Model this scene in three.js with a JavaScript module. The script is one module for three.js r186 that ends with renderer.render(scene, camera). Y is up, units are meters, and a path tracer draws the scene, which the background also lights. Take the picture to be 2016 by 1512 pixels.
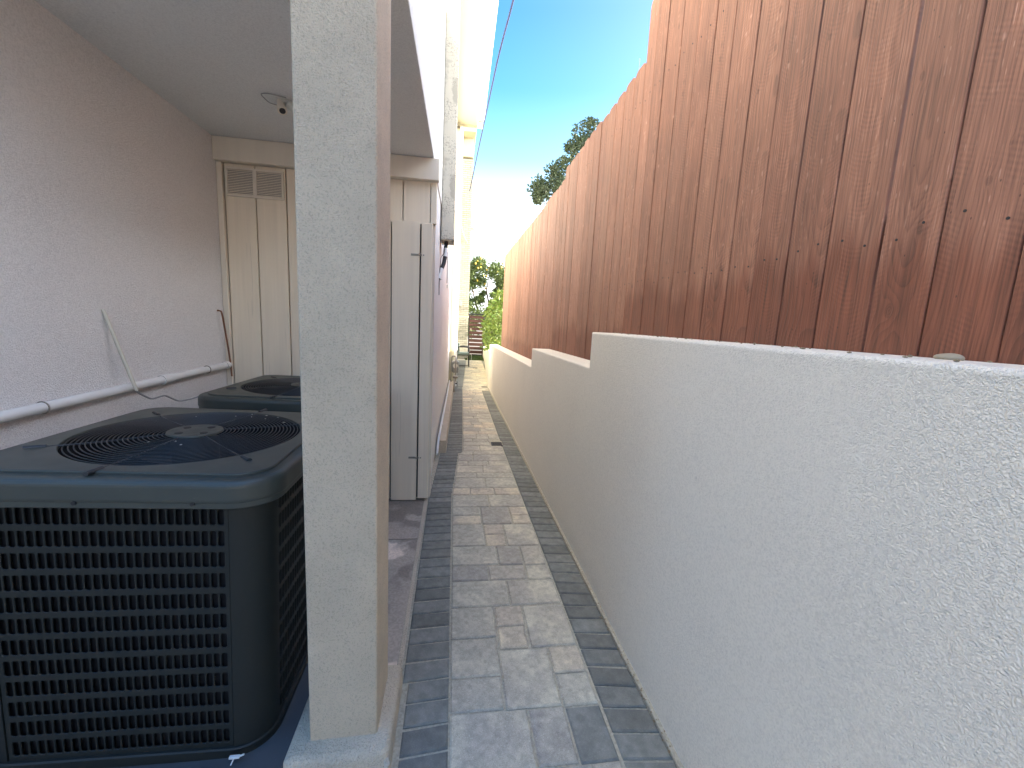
import * as THREE from 'three';
import { RoundedBoxGeometry } from 'three/addons/geometries/RoundedBoxGeometry.js';
import { mergeGeometries, mergeVertices, toCreasedNormals } from 'three/addons/utils/BufferGeometryUtils.js';

// ------------------------------------------------------------------ camera
const scene = new THREE.Scene();
const camera = new THREE.PerspectiveCamera(86.08, 4 / 3, 0.05, 600);
camera.position.set(0, 1.5, 0);
{
  const R = [0.9891, 0.0272, 0.1444], D = [-0.0487, 0.988, 0.1472], F = [-0.1387, -0.1526, 0.9785];
  const m = new THREE.Matrix4().makeBasis(new THREE.Vector3(R[0], -D[0], -F[0]), new THREE.Vector3(-R[1], D[1], F[1]), new THREE.Vector3(-R[2], D[2], F[2]));
  camera.quaternion.setFromRotationMatrix(m).normalize();
}
scene.add(camera);

// ------------------------------------------------------------------ sky and sun
const SUN_EL = 0.21, SUN_DIR = new THREE.Vector3(0.9945 * Math.cos(SUN_EL), Math.sin(SUN_EL), 0.1045 * Math.cos(SUN_EL)).normalize();
const SKY_GAIN = 0.25;
function skyColour(x, y, z) {
  const e = Math.max(0, Math.asin(Math.min(1, Math.max(-1, y)))) * 180 / Math.PI;
  const stops = [[0, 0.95, 0.96, 0.96], [12, 0.68, 0.76, 0.84], [20, 0.2, 0.45, 0.72], [27, 0.06, 0.26, 0.58], [34, 0.03, 0.185, 0.52], [60, 0.09, 0.29, 0.72], [90, 0.125, 0.325, 0.76]];
  let i = 0; while (i < stops.length - 2 && e > stops[i + 1][0]) i++;
  const a = stops[i], b = stops[i + 1], t = Math.min(1, (e - a[0]) / (b[0] - a[0]));
  const c = [1, 2, 3].map((k) => a[k] + (b[k] - a[k]) * t);
  const mu = x * SUN_DIR.x + y * SUN_DIR.y + z * SUN_DIR.z;
  const g = 2.6 * Math.exp(-(1 - mu) * 14) + 3.0 * Math.exp(-(1 - mu) * 4.8);
  return [(c[0] + g) * SKY_GAIN, (c[1] + g * 0.98) * SKY_GAIN, (c[2] + g * 0.95) * SKY_GAIN];
}
{
  const w = 512, h = 256, d = new Float32Array(w * h * 4);
  for (let j = 0; j < h; j++) for (let i = 0; i < w; i++) {
    const la = ((j + 0.5) / h - 0.5) * Math.PI, lo = ((i + 0.5) / w - 0.5) * 2 * Math.PI;
    const c = skyColour(Math.cos(la) * Math.cos(lo), Math.sin(la), Math.cos(la) * Math.sin(lo)), o = (j * w + i) * 4;
    d[o] = c[0]; d[o + 1] = c[1]; d[o + 2] = c[2]; d[o + 3] = 1;
  }
  const t = new THREE.DataTexture(d, w, h, THREE.RGBAFormat, THREE.FloatType);
  t.mapping = THREE.EquirectangularReflectionMapping; t.magFilter = t.minFilter = THREE.LinearFilter; t.needsUpdate = true;
  scene.background = t; scene.environment = t;
}
const sun = new THREE.DirectionalLight(new THREE.Color(1, 0.86, 0.66), 3.4);
sun.position.copy(SUN_DIR).multiplyScalar(40).add(new THREE.Vector3(0, 0, -8));
sun.target.position.set(0, 0, -8);
sun.castShadow = true; sun.shadow.radius = 1; sun.shadow.mapSize.set(4096, 4096);
Object.assign(sun.shadow.camera, { left: -24, right: 24, top: 24, bottom: -24, near: 1, far: 100 });
scene.add(sun, sun.target);

const renderer = new THREE.WebGLRenderer({ antialias: true });
renderer.toneMapping = THREE.LinearToneMapping;
renderer.toneMappingExposure = 11.2;
renderer.shadowMap.enabled = true;

// ------------------------------------------------------------------ helpers
let seed = 20240611;
const rnd = () => { seed = (seed * 1664525 + 1013904223) >>> 0; return seed / 4294967296; };
const rr = (a, b) => a + (b - a) * rnd();
const V = (x, y, z) => new THREE.Vector3(x, y, z);
function hash(x, y, s) { let h = (x * 374761393 + y * 668265263 + s * 2147483647) | 0; h = Math.imul(h ^ (h >>> 13), 1274126177); h ^= h >>> 16; return (h >>> 0) / 4294967296; }
function vn(x, y, px, py, s) {        // tileable value noise, period px, py cells
  const x0 = Math.floor(x), y0 = Math.floor(y); let fx = x - x0, fy = y - y0;
  fx = fx * fx * fx * (fx * (fx * 6 - 15) + 10); fy = fy * fy * fy * (fy * (fy * 6 - 15) + 10);
  const m = (a, p) => ((a % p) + p) % p, xa = m(x0, px), xb = m(x0 + 1, px), ya = m(y0, py), yb = m(y0 + 1, py);
  const a = hash(xa, ya, s), b = hash(xb, ya, s), c = hash(xa, yb, s), d = hash(xb, yb, s);
  return a + (b - a) * fx + (c - a) * fy + (a - b - c + d) * fx * fy;
}
const fbm = (u, v, f, s, o = 4, fy = f) => { let a = 0, w = 0.5, t = 0; for (let k = 0; k < o; k++) { a += w * vn(u * f, v * fy, f, fy, s + k); t += w; w *= 0.5; f *= 2; fy *= 2; } return a / t; };
const clamp = (x, a = 0, b = 1) => Math.min(b, Math.max(a, x));
const sstep = (a, b, x) => { const t = clamp((x - a) / (b - a)); return t * t * (3 - 2 * t); };
const enc = (x) => Math.round(255 * clamp(x <= 0.0031308 ? x * 12.92 : 1.055 * Math.pow(x, 1 / 2.4) - 0.055));
function tex(w, h, fn, colour) {      // fn(u, v) -> [r,g,b] linear when colour, else grey 0..1
  const d = new Uint8Array(w * h * 4);
  for (let j = 0; j < h; j++) for (let i = 0; i < w; i++) {
    const c = fn((i + 0.5) / w, (j + 0.5) / h), o = (j * w + i) * 4;
    if (colour) { d[o] = enc(c[0]); d[o + 1] = enc(c[1]); d[o + 2] = enc(c[2]); } else d[o] = d[o + 1] = d[o + 2] = Math.round(255 * clamp(c));
    d[o + 3] = 255;
  }
  const t = new THREE.DataTexture(d, w, h, THREE.RGBAFormat);
  t.wrapS = t.wrapT = THREE.RepeatWrapping; t.magFilter = THREE.LinearFilter; t.minFilter = THREE.LinearMipmapLinearFilter; t.generateMipmaps = true;
  if (colour) t.colorSpace = THREE.SRGBColorSpace;
  t.needsUpdate = true; return t;
}
const rep = (t, k, ky = k) => { const c = t.clone(); c.repeat.set(k, ky); c.needsUpdate = true; return c; };
const std = (o) => new THREE.MeshStandardMaterial({ roughness: 0.85, metalness: 0, ...o });
const rgb = (r, g, b) => new THREE.Color().setRGB(r, g, b);

const used = {};
function numbered(n) { if (!(n in used)) { used[n] = 0; return n; } used[n]++; return n + '_' + String(used[n]).padStart(3, '0'); }
function shade(o) { o.traverse((c) => { if (c.isMesh) { c.castShadow = true; c.receiveShadow = true; } }); return o; }
function thing(name, label, category, pos = [0, 0, 0], group) {
  const g = new THREE.Group(); g.name = numbered(name); g.position.set(...pos);
  g.userData = { label, category, kind: 'thing' }; if (group) g.userData.group = group;
  scene.add(g); return g;
}
function structure(name, label, category, isGroup = true) {
  const g = new THREE.Group(); g.name = numbered(name); g.userData = { label, category, kind: 'structure' }; scene.add(g); return g;
}
function part(parent, name, geo, mat, label) {
  const m = new THREE.Mesh(geo, mat); m.name = name; m.castShadow = m.receiveShadow = true;
  if (label) m.userData.label = label;
  parent.add(m); return m;
}
// uv in metres from the face's main axis
function boxUV(g, ou = rnd() * 7, ov = rnd() * 7, k = 1) {
  if (g.index) g = g.toNonIndexed();
  if (!g.attributes.normal) g.computeVertexNormals();
  const p = g.attributes.position, uv = new Float32Array(p.count * 2), a = V(), b = V(), c = V();
  for (let i = 0; i < p.count; i += 3) {
    a.fromBufferAttribute(p, i); b.fromBufferAttribute(p, i + 1); c.fromBufferAttribute(p, i + 2);
    const n = b.clone().sub(a).cross(c.clone().sub(a)), ax = Math.abs(n.x), ay = Math.abs(n.y), az = Math.abs(n.z);
    [a, b, c].forEach((q, j) => {
      let u, v; if (ax >= ay && ax >= az) { u = q.z; v = q.y; } else if (ay >= az) { u = q.x; v = q.z; } else { u = q.x; v = q.y; }
      uv[(i + j) * 2] = u * k + ou; uv[(i + j) * 2 + 1] = v * k + ov;
    });
  }
  g.setAttribute('uv', new THREE.BufferAttribute(uv, 2)); return g;
}
// box by its corners, edges rounded by r
function bx(x0, x1, y0, y1, z0, z1, r = 0, seg = 2) {
  const w = x1 - x0, h = y1 - y0, d = z1 - z0, R = Math.min(r, w / 2.02, h / 2.02, d / 2.02);
  const g = r > 0 ? new RoundedBoxGeometry(w, h, d, seg, R) : new THREE.BoxGeometry(w, h, d);
  g.translate((x0 + x1) / 2, (y0 + y1) / 2, (z0 + z1) / 2); return boxUV(g);
}
// upright prism over a polygon of [x, z]
function prism(poly, y0, y1) {
  const s = new THREE.Shape(poly.map(([x, z]) => new THREE.Vector2(x, -z)));
  const g = new THREE.ExtrudeGeometry(s, { depth: y1 - y0, bevelEnabled: false }); g.rotateX(-Math.PI / 2); g.translate(0, y0, 0); return boxUV(g);
}
// chamfered slab over four ground corners (x, z), anticlockwise or not
function slab(q, y1, ch = 0.004, th = 0.04) {
  let area = 0; for (let i = 0; i < 4; i++) { const a = q[i], b = q[(i + 1) % 4]; area += a[0] * b[1] - b[0] * a[1]; }
  if (area > 0) q = [...q].reverse();
  const cx = q.reduce((s, p) => s + p[0], 0) / 4, cz = q.reduce((s, p) => s + p[1], 0) / 4;
  const inn = q.map(([x, z]) => { const dx = cx - x, dz = cz - z; return [x + Math.sign(dx) * Math.min(ch, Math.abs(dx)), z + Math.sign(dz) * Math.min(ch, Math.abs(dz))]; });
  const pos = [], uv = [], ou = rnd() * 5, ov = rnd() * 5, rot = rnd() < 0.5;
  const P = (p, y) => { pos.push(p[0], y, p[1]); const u = p[0] - cx, v = p[1] - cz + (y1 - y); uv.push((rot ? u : v) + ou, (rot ? v : u) + ov); };
  const quad = (a, ya, b, yb, c, yc, d, yd) => { P(a, ya); P(b, yb); P(c, yc); P(a, ya); P(c, yc); P(d, yd); };
  quad(inn[0], y1, inn[1], y1, inn[2], y1, inn[3], y1);
  for (let i = 0; i < 4; i++) { const j = (i + 1) % 4; quad(inn[i], y1, q[i], y1 - ch, q[j], y1 - ch, inn[j], y1); quad(q[i], y1 - ch, q[i], y1 - th, q[j], y1 - th, q[j], y1 - ch); }
  const g = new THREE.BufferGeometry();
  g.setAttribute('position', new THREE.Float32BufferAttribute(pos, 3)); g.setAttribute('uv', new THREE.Float32BufferAttribute(uv, 2)); g.computeVertexNormals(); return g;
}
function tube(pts, r, seg = 40, rad = 8, closed = false) { return new THREE.TubeGeometry(new THREE.CatmullRomCurve3(pts.map((p) => V(...p)), closed, 'catmullrom', 0.3), seg, r, rad, closed); }
function rod(a, b, r, r2 = r, n = 12) {
  const A = V(...a), B = V(...b), d = B.clone().sub(A), g = new THREE.CylinderGeometry(r2, r, d.length(), n);
  g.applyQuaternion(new THREE.Quaternion().setFromUnitVectors(V(0, 1, 0), d.clone().normalize())); g.translate(...A.add(B).multiplyScalar(0.5).toArray()); return g;
}
const merge = (list) => mergeGeometries(list.map((g) => { g = g.index ? g.toNonIndexed() : g; for (const k of Object.keys(g.attributes)) if (!['position', 'normal', 'uv'].includes(k)) g.deleteAttribute(k); return g; }));

// ------------------------------------------------------------------ materials
const stuccoH = tex(1024, 1024, (u, v) => {        // one metre of sprayed stucco
  const a = vn(u * 190 + 0.7 * vn(u * 150, v * 150, 150, 150, 5), v * 190 + 0.7 * vn(u * 150, v * 150, 150, 150, 6), 190, 190, 1), b = vn(u * 310, v * 310, 310, 310, 2), c = vn(u * 90, v * 90, 90, 90, 3), d = vn(u * 500, v * 500, 500, 500, 4);
  return 0.48 * sstep(0.15, 0.85, a) + 0.28 * b + 0.12 * c + 0.12 * d;
});
const stuccoC = tex(512, 512, (u, v) => { const f = 0.93 + 0.1 * fbm(u, v, 5, 31, 5), s = (vn(u * 200, v * 200, 200, 200, 35) > 0.985 ? 0.85 : 1) * (0.87 + 0.26 * hash(Math.floor(u * 512), Math.floor(v * 512), 37)); return [f * s, f * s, f * s]; }, true);  // fine speckle puts the shading of the stucco grain into the colour
const stuccoPitShade = tex(512, 512, (u, v) => {       // the post: blotchy tone, with shaded pits painted in as dark specks
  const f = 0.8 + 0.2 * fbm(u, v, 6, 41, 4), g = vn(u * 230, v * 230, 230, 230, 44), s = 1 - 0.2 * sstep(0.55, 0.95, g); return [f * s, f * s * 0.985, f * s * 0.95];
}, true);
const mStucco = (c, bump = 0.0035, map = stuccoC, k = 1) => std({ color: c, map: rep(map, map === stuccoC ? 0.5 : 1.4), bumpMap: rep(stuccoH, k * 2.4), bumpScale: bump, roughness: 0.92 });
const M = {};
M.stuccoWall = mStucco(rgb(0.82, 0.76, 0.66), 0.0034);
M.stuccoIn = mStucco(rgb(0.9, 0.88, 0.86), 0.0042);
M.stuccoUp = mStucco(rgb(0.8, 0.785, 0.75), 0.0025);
M.stuccoPost = mStucco(rgb(0.75, 0.625, 0.465), 0.0048, stuccoPitShade, 0.9);
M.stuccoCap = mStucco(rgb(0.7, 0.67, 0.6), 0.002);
const grimeC = tex(512, 512, (u, v) => { const a = fbm(u, v, 6, 191, 5), b = sstep(0.55, 0.72, fbm(u, v, 9, 195, 5)), c = sstep(0.6, 0.8, vn(u * 120, v * 120, 120, 120, 199)) * sstep(0.45, 0.6, a), f = (0.92 + 0.1 * a) * (1 - 0.3 * b) * (1 - 0.35 * c); return [f, f * 0.985, f * 0.95]; }, true);
M.chase = std({ color: rgb(0.56, 0.54, 0.48), map: rep(grimeC, 1.1), bumpMap: rep(stuccoH, 2), bumpScale: 0.003, roughness: 0.9 });
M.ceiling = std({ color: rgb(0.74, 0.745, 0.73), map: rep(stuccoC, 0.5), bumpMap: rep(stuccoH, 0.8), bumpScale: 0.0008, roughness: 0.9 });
const sidingC = tex(256, 1024, (u, v) => { const g = fbm(u, v, 24, 61, 3, 3), h = vn(u * 60 + 3 * vn(u * 4, v * 6, 4, 6, 65), v * 10, 60, 10, 63), w = sstep(0.78, 0.95, h) * sstep(0.45, 0.7, fbm(u, v, 3, 66, 3)); const f = 0.9 + 0.1 * g - 0.22 * w; return [f, f * 0.985, f * 0.965]; }, true);
const sidingH = tex(256, 1024, (u, v) => fbm(u, v, 40, 71, 3, 4) * 0.7 + 0.3 * vn(u * 6, v * 180, 6, 180, 73));
M.siding = std({ color: rgb(0.85, 0.755, 0.61), map: rep(sidingC, 2.4, 0.5), bumpMap: rep(sidingH, 2.4, 0.5), bumpScale: 0.0012, roughness: 0.75 });
M.trim = std({ color: rgb(0.78, 0.715, 0.61), map: rep(sidingC, 1, 0.5), roughness: 0.7 });
M.cream = std({ color: rgb(0.46, 0.43, 0.31), roughness: 0.6 });
M.farCream = std({ color: rgb(0.36, 0.34, 0.27), roughness: 0.7 });
M.white = std({ color: rgb(0.62, 0.61, 0.54), roughness: 0.5 });
M.pvc = std({ color: rgb(0.72, 0.72, 0.7), roughness: 0.4 });
M.metalGrey = std({ color: rgb(0.32, 0.33, 0.33), roughness: 0.5, metalness: 0.3 });
M.galv = std({ color: rgb(0.3, 0.28, 0.24), roughness: 0.5, metalness: 0.6 });
M.black = std({ color: rgb(0.012, 0.012, 0.014), roughness: 0.55 });
M.copper = std({ color: rgb(0.25, 0.12, 0.07), roughness: 0.55, metalness: 0.5 });
const acC = tex(512, 512, (u, v) => { const f = 0.86 + 0.28 * fbm(u, v, 6, 81, 5), s = vn(u * 190, v * 190, 190, 190, 84) > 0.975 ? 1.7 : 1; return [0.6 * f * s, 0.6 * f * s, 0.6 * f * s]; }, true);
const acR = tex(256, 256, (u, v) => 0.55 + 0.35 * fbm(u, v, 7, 86, 4));
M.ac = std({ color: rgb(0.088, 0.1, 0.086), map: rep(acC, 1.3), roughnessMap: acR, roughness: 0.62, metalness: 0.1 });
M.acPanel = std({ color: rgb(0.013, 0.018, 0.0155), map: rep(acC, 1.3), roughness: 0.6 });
M.acDark = std({ color: rgb(0.006, 0.007, 0.01), roughness: 0.8 });
M.wire = std({ color: rgb(0.024, 0.027, 0.03), roughness: 0.45 });
M.padPlastic = std({ color: rgb(0.1, 0.112, 0.125), map: rep(acC, 1.5), roughness: 0.6 });
// paving
const pavers = [0, 1, 2, 3].map((k) => tex(256, 256, (u, v) => {
  const s = 100 + k * 17, a = (0.1 + 0.8 * sstep(0.34, 0.64, fbm(u, v, 3, s, 3))), g = fbm(u, v, 22, s + 5, 3), fl = hash(Math.floor(u * 256), Math.floor(v * 256), s), sp = fl > 0.93 ? 1.35 : fl < 0.06 ? 0.7 : 1;
  const pal = [[[0.30, 0.295, 0.275], [0.185, 0.178, 0.185]], [[0.28, 0.28, 0.27], [0.20, 0.197, 0.197]], [[0.345, 0.32, 0.28], [0.225, 0.205, 0.20]], [[0.245, 0.242, 0.24], [0.165, 0.16, 0.17]]][k];
  const f = (0.75 + 0.5 * g) * sp * 1.85; return [0, 1, 2].map((i) => [1.07, 1.0, 0.81][i] * (0.03 + 0.9 * (pal[1][i] + (pal[0][i] - pal[1][i]) * (0.1 + 0.8 * a))) * f);
}, true));
const paverH = tex(256, 256, (u, v) => 0.6 * vn(u * 60, v * 60, 60, 60, 141) + 0.4 * vn(u * 128, v * 128, 128, 128, 142));
M.pavers = pavers.map((t) => std({ map: rep(t, 2.2), bumpMap: rep(paverH, 2.6), bumpScale: 0.0016, roughness: 0.9 }));
const borderC = tex(256, 256, (u, v) => { const g = fbm(u, v, 14, 151, 4), fl = hash(Math.floor(u * 256), Math.floor(v * 256), 152), sp = fl > 0.94 ? 1.4 : 1; const f = (0.7 + 0.6 * g) * sp; return [0.19 * f, 0.19 * f, 0.167 * f]; }, true);
M.border = [1, 0.86, 1.16].map((k) => std({ color: rgb(k, k, k), map: rep(borderC, 2.6), bumpMap: rep(paverH, 2.6), bumpScale: 0.0014, roughness: 0.9 }));
const sandC = tex(256, 256, (u, v) => { const f = 0.7 + 0.6 * fbm(u, v, 40, 161, 3); return [0.42 * f, 0.385 * f, 0.3 * f]; }, true);
M.sand = std({ map: rep(sandC, 3), roughness: 1 });
const concC = tex(512, 512, (u, v) => {
  const a = fbm(u, v, 4, 171, 5), st = sstep(0.5, 0.62, fbm(u, v, 5, 176, 4)), wh = sstep(0.64, 0.7, fbm(u, v, 7, 179, 4)), g = 0.85 + 0.3 * vn(u * 200, v * 200, 200, 200, 183);
  const f = (0.8 + 0.4 * a) * g * (1 - 0.35 * st) * (1 + 0.7 * wh); return [0.44 * f, 0.375 * f, 0.305 * f];
}, true);
M.concrete = std({ map: rep(concC, 0.6), bumpMap: rep(paverH, 2), bumpScale: 0.0008, roughness: 0.9 });
M.mortar = std({ color: rgb(0.66, 0.575, 0.45), map: rep(stuccoPitShade, 1.6), bumpMap: rep(stuccoH, 1.2), bumpScale: 0.005, roughness: 0.95 });
M.earth = std({ color: rgb(0.2, 0.17, 0.13), roughness: 1 });
// cedar boards
function board(k) {
  const s = 300 + k * 40, ox = [0.03, -0.05, 0.2, 0.0, 0.09, -0.16][k], oz = [0.05, 0.09, 0.02, 0.03, 0.12, 0.05][k];
  const nk = [3, 5, 3, 3, 4, 6][k], knots = []; for (let i = 0; i < nk; i++) knots.push([0.15 + 0.7 * hash(i, 1, s), 0.05 + 0.9 * hash(i, 2, s), 0.004 + 0.009 * hash(i, 3, s)]);
  if (k === 3) knots[0] = [0.62, 0.06, 0.017];
  const sawDir = [0, 1, -1, 0.4, 0, -0.7][k], W = 256, H = 1024, hh = new Float32Array(W * H), cc = new Float32Array(W * H * 3);
  for (let j = 0; j < H; j++) for (let i = 0; i < W; i++) {
    const u = (i + 0.5) / W, v = (j + 0.5) / H, x = u * 0.14, y = v * 2.1;
    let X = x - 0.07 + ox * 0.6 + 0.012 * (vn(v * 5, 0.5, 5, 1, s + 1) - 0.5), Z = oz + 0.10 * (vn(v * 3, 0.5, 3, 1, s + 2) - 0.5) + 0.012 * (vn(v * 14, 0.5, 14, 1, s + 3) - 0.5);
    let r = Math.hypot(X, Z) + 0.004 * (fbm(u, v, 4, s + 4, 3, 12) - 0.5), kn = 0, kd = 9;
    for (const [ku, kv, kr] of knots) { const dx = (u - ku) * 0.14, dy = (v - kv) * 2.1, d = Math.hypot(dx * 1.25, dy * 0.8); r += kr * 0.9 * Math.exp(-(d * d) / (kr * kr * 5)); if (d < kr) { kn = Math.max(kn, sstep(kr, kr * 0.7, d)); } kd = Math.min(kd, d / kr); }
    const ring = r / 0.0075 + 0.25 * vn(u * 10, v * 40, 10, 40, s + 7), fr = ring - Math.floor(ring), late = Math.pow(fr, 2.2) * sstep(1, 0.9, fr);
    const fibre = vn(u * 90, v * 40, 90, 40, s + 8), fib2 = vn(u * 40, v * 10, 40, 10, s + 9);
    const patch = sstep(0.42, 0.6, fbm(u, v, 2, s + 10, 3, 7));
    const saw = Math.sin((y + sawDir * x * 0.7 + (sawDir === 0 ? -(x - 0.05) * (x - 0.05) * 7 : 0)) / 0.0075 * 6.283 / 1.6 + 7 * fbm(u, v, 2, s + 12, 3, 14)) * patch * sstep(0.3, 0.6, vn(u * 5, v * 60, 5, 60, s + 13));
    const kring = kn > 0 ? 0.5 + 0.5 * Math.sin(kd * 18) : 0;
    hh[j * W + i] = 0.5 + 0.18 * (late - 0.4) + 0.14 * (fibre - 0.5) + 0.04 * saw + 0.1 * (fib2 - 0.5) - 0.1 * kn * kring;
    // a second coat of stain was brushed over the foot of the boards: its edge is ragged
    const coat = sstep(0.03, -0.03, v - 0.125 - 0.07 * (fbm(u, 0.5, 3, s + 20, 3, 1) - 0.5) - 0.03 * (hash(k, 3, 9) - 0.5));
    const blot = fbm(u, v, 2, s + 14, 4, 9);
    let t = 0.74 + 0.30 * (fib2 - 0.5) + 0.22 * (fibre - 0.5) - 0.22 * late + 0.06 * saw + 0.26 * (blot - 0.5);
    const fleck = vn(u * 34, v * 90, 34, 90, s + 16), pale = (0.4 * sstep(0.72, 0.9, fibre) * sstep(0.5, 0.7, blot) + 0.75 * sstep(0.86, 0.97, fleck) * sstep(0.45, 0.6, fbm(u, v, 3, s + 17, 3, 8))) * (1 - 0.8 * coat);
    t *= 1 - 0.35 * kn * (0.5 + 0.5 * kring); t = clamp(t, 0.15, 1.3);
    const pit = hash(i >> 2, j >> 1, s + 30) > 0.9994 ? 0.3 : 1;
    let c = [0.38 * t, 0.163 * t, 0.096 * t];
    c = c.map((q, n) => q + (pale * [0.36, 0.24, 0.19][n]) * 0.5);
    const co = [0.25 * t, 0.078 * t, 0.037 * t];
    for (let n = 0; n < 3; n++) cc[(j * W + i) * 3 + n] = (c[n] + (co[n] - c[n]) * coat * 0.85) * pit;
  }
  return [tex(W, H, (u, v) => { const o = (Math.floor(v * H) * W + Math.floor(u * W)) * 3; return [cc[o], cc[o + 1], cc[o + 2]]; }, true), tex(W, H, (u, v) => hh[Math.floor(v * H) * W + Math.floor(u * W)])];
}
M.boards = []; for (let k = 0; k < 6; k++) { const [c, h] = board(k); for (const q of [[1, 1, 1], [0.87, 0.83, 0.81], [1.1, 1.11, 1.13]]) M.boards.push(std({ color: rgb(...q), map: c, bumpMap: h, bumpScale: 0.0035, roughness: 0.66 })); }
M.fenceBack = std({ color: rgb(0.16, 0.07, 0.045), roughness: 0.8 });
M.brick = [1, 0.94, 0.88].map((k) => std({ color: rgb(0.36 * k, 0.35 * k, 0.30 * k), roughness: 0.75 }));
M.brickJoint = std({ color: rgb(0.15, 0.145, 0.12), roughness: 0.9 });
M.gateWood = std({ color: rgb(0.055, 0.018, 0.013), roughness: 0.6 });
M.roofTile = std({ color: rgb(0.16, 0.13, 0.12), roughness: 0.9 });
M.bark = std({ color: rgb(0.1, 0.075, 0.055), roughness: 0.95 });
const leafMat = (r, g, b, tr = 0.35) => new THREE.MeshPhysicalMaterial({ color: rgb(r, g, b), vertexColors: true, roughness: 0.62, transmission: tr, thickness: 0, side: THREE.DoubleSide });

// ------------------------------------------------------------------ ground, slab, path
const ground = part(scene, 'ground', new THREE.CircleGeometry(300, 48).rotateX(-Math.PI / 2).translate(0, -0.06, 0), M.earth);
ground.userData = { kind: 'structure', label: 'bare brown earth under and around the paved side yard', category: 'ground' };
const houseX = (z) => -0.175 + 0.0157 * (-z - 3.38);           // outer face of the house wall
const slabObj = structure('concrete_slab', 'stained brown concrete slab under the open corner bay', 'concrete slab');
part(slabObj, 'slab', bx(-1.9, -0.205, -0.12, -0.004, -2.699, 1.2), M.concrete);
part(slabObj, 'slab', bx(-1.9, -0.205, -0.12, -0.003, -3.9, -2.705), M.concrete);
part(slabObj, 'slab_edge', prism([[-0.201, 0.6], [-0.172, 0.6], [-0.183, -2.3], [-0.175, -3.42], [-0.201, -3.42]], -0.12, -0.006), M.mortar, 'pale mortar strip along the edge of the slab');

const path = structure('path', 'grey paver path with dark soldier-course borders between house and retaining wall', 'path');
part(path, 'sand_bed', prism([[-0.3, 1.5], [0.9, 1.5], [0.9, -9.3], [1.4, -9.8], [1.4, -16.4], [-0.1, -16.4], [-0.1, -9.4]], -0.1, -0.0085), M.sand);
part(path, 'mortar_joint', bx(0.812, 0.84, -0.09, 0.012, -9.2, 1.5, 0.006, 1), M.sand, 'rough pale grout line along the foot of the retaining wall');
const J = 0.0045;
function pav(q, mats, name, y = 0) { const g = slab(q, y + rr(-0.0015, 0.0015), 0.006, 0.05); return part(path, name, g, mats[Math.floor(rnd() * mats.length)]); }
const inset = (x0, x1, z0, z1) => [[x0 + J, z0 - J], [x1 - J, z0 - J], [x1 - J, z1 + J], [x0 + J, z1 + J]];   // z0 near (larger), z1 far
// left inner edge of the field, right inner edge
const lx = (z) => z > -3.4 ? 0.026 : z > -4.56 ? 0.026 + (-z - 3.4) * 0.062 : z > -9.4 ? 0.145 + (-z - 4.6) * 0.02 : 0.25 + (-z - 9.4) * 0.042;
const rx = (z) => z > -8.9 ? 0.628 + Math.max(0, -z - 5) * 0.005 : z > -10.9 ? 0.815 + (-z - 8.9) * 0.09 : 0.97 + (-z - 10.9) * 0.026;
const hand = [   // x0, x1, z near, z far, tone
  [0.024, 0.405, -0.9, -1.165, 1], [0.405, 0.52, -0.9, -1.165, 3], [0.52, 0.626, -0.9, -1.165, 0],
  [0.024, 0.33, -1.165, -1.39, 0], [0.33, 0.478, -1.165, -1.385, 3], [0.478, 0.626, -1.16, -1.38, 4],
  [0.024, 0.243, -1.39, -1.548, 1], [0.243, 0.476, -1.385, -1.686, 0], [0.476, 0.626, -1.38, -1.537, 1], [0.476, 0.626, -1.537, -1.686, 2],
  [0.024, 0.247, -1.548, -1.767, 1], [0.252, 0.393, -1.69, -1.835, 2], [0.252, 0.4, -1.835, -1.98, 2], [0.4, 0.626, -1.69, -1.978, 0], [0.024, 0.25, -1.767, -1.985, 1],
  [0.026, 0.346, -1.985, -2.21, 1], [0.346, 0.626, -1.985, -2.2, 0],
  [0.026, 0.249, -2.21, -2.365, 3], [0.249, 0.479, -2.208, -2.355, 0], [0.479, 0.626, -2.2, -2.35, 0],
  [0.026, 0.322, -2.365, -2.588, 1], [0.322, 0.481, -2.357, -2.578, 3], [0.481, 0.626, -2.35, -2.574, 0],
  [0.026, 0.258, -2.588, -2.892, 1], [0.258, 0.4, -2.58, -2.735, 2], [0.258, 0.404, -2.735, -2.884, 2], [0.404, 0.628, -2.576, -2.88, 0],
  [0.026, 0.25, -2.892, -3.032, 2], [0.026, 0.253, -3.032, -3.178, 1], [0.253, 0.484, -2.886, -3.175, 3], [0.484, 0.63, -2.88, -3.022, 2], [0.484, 0.632, -3.022, -3.17, 2],
  [0.026, 0.335, -3.178, -3.413, 1], [0.335, 0.634, -3.175, -3.414, 0],
];
for (const [x0, x1, z0, z1, t] of hand) pav(inset(x0, x1, z0, z1), t === 4 ? [M.border[2]] : [M.pavers[t]], 'paver');
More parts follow.
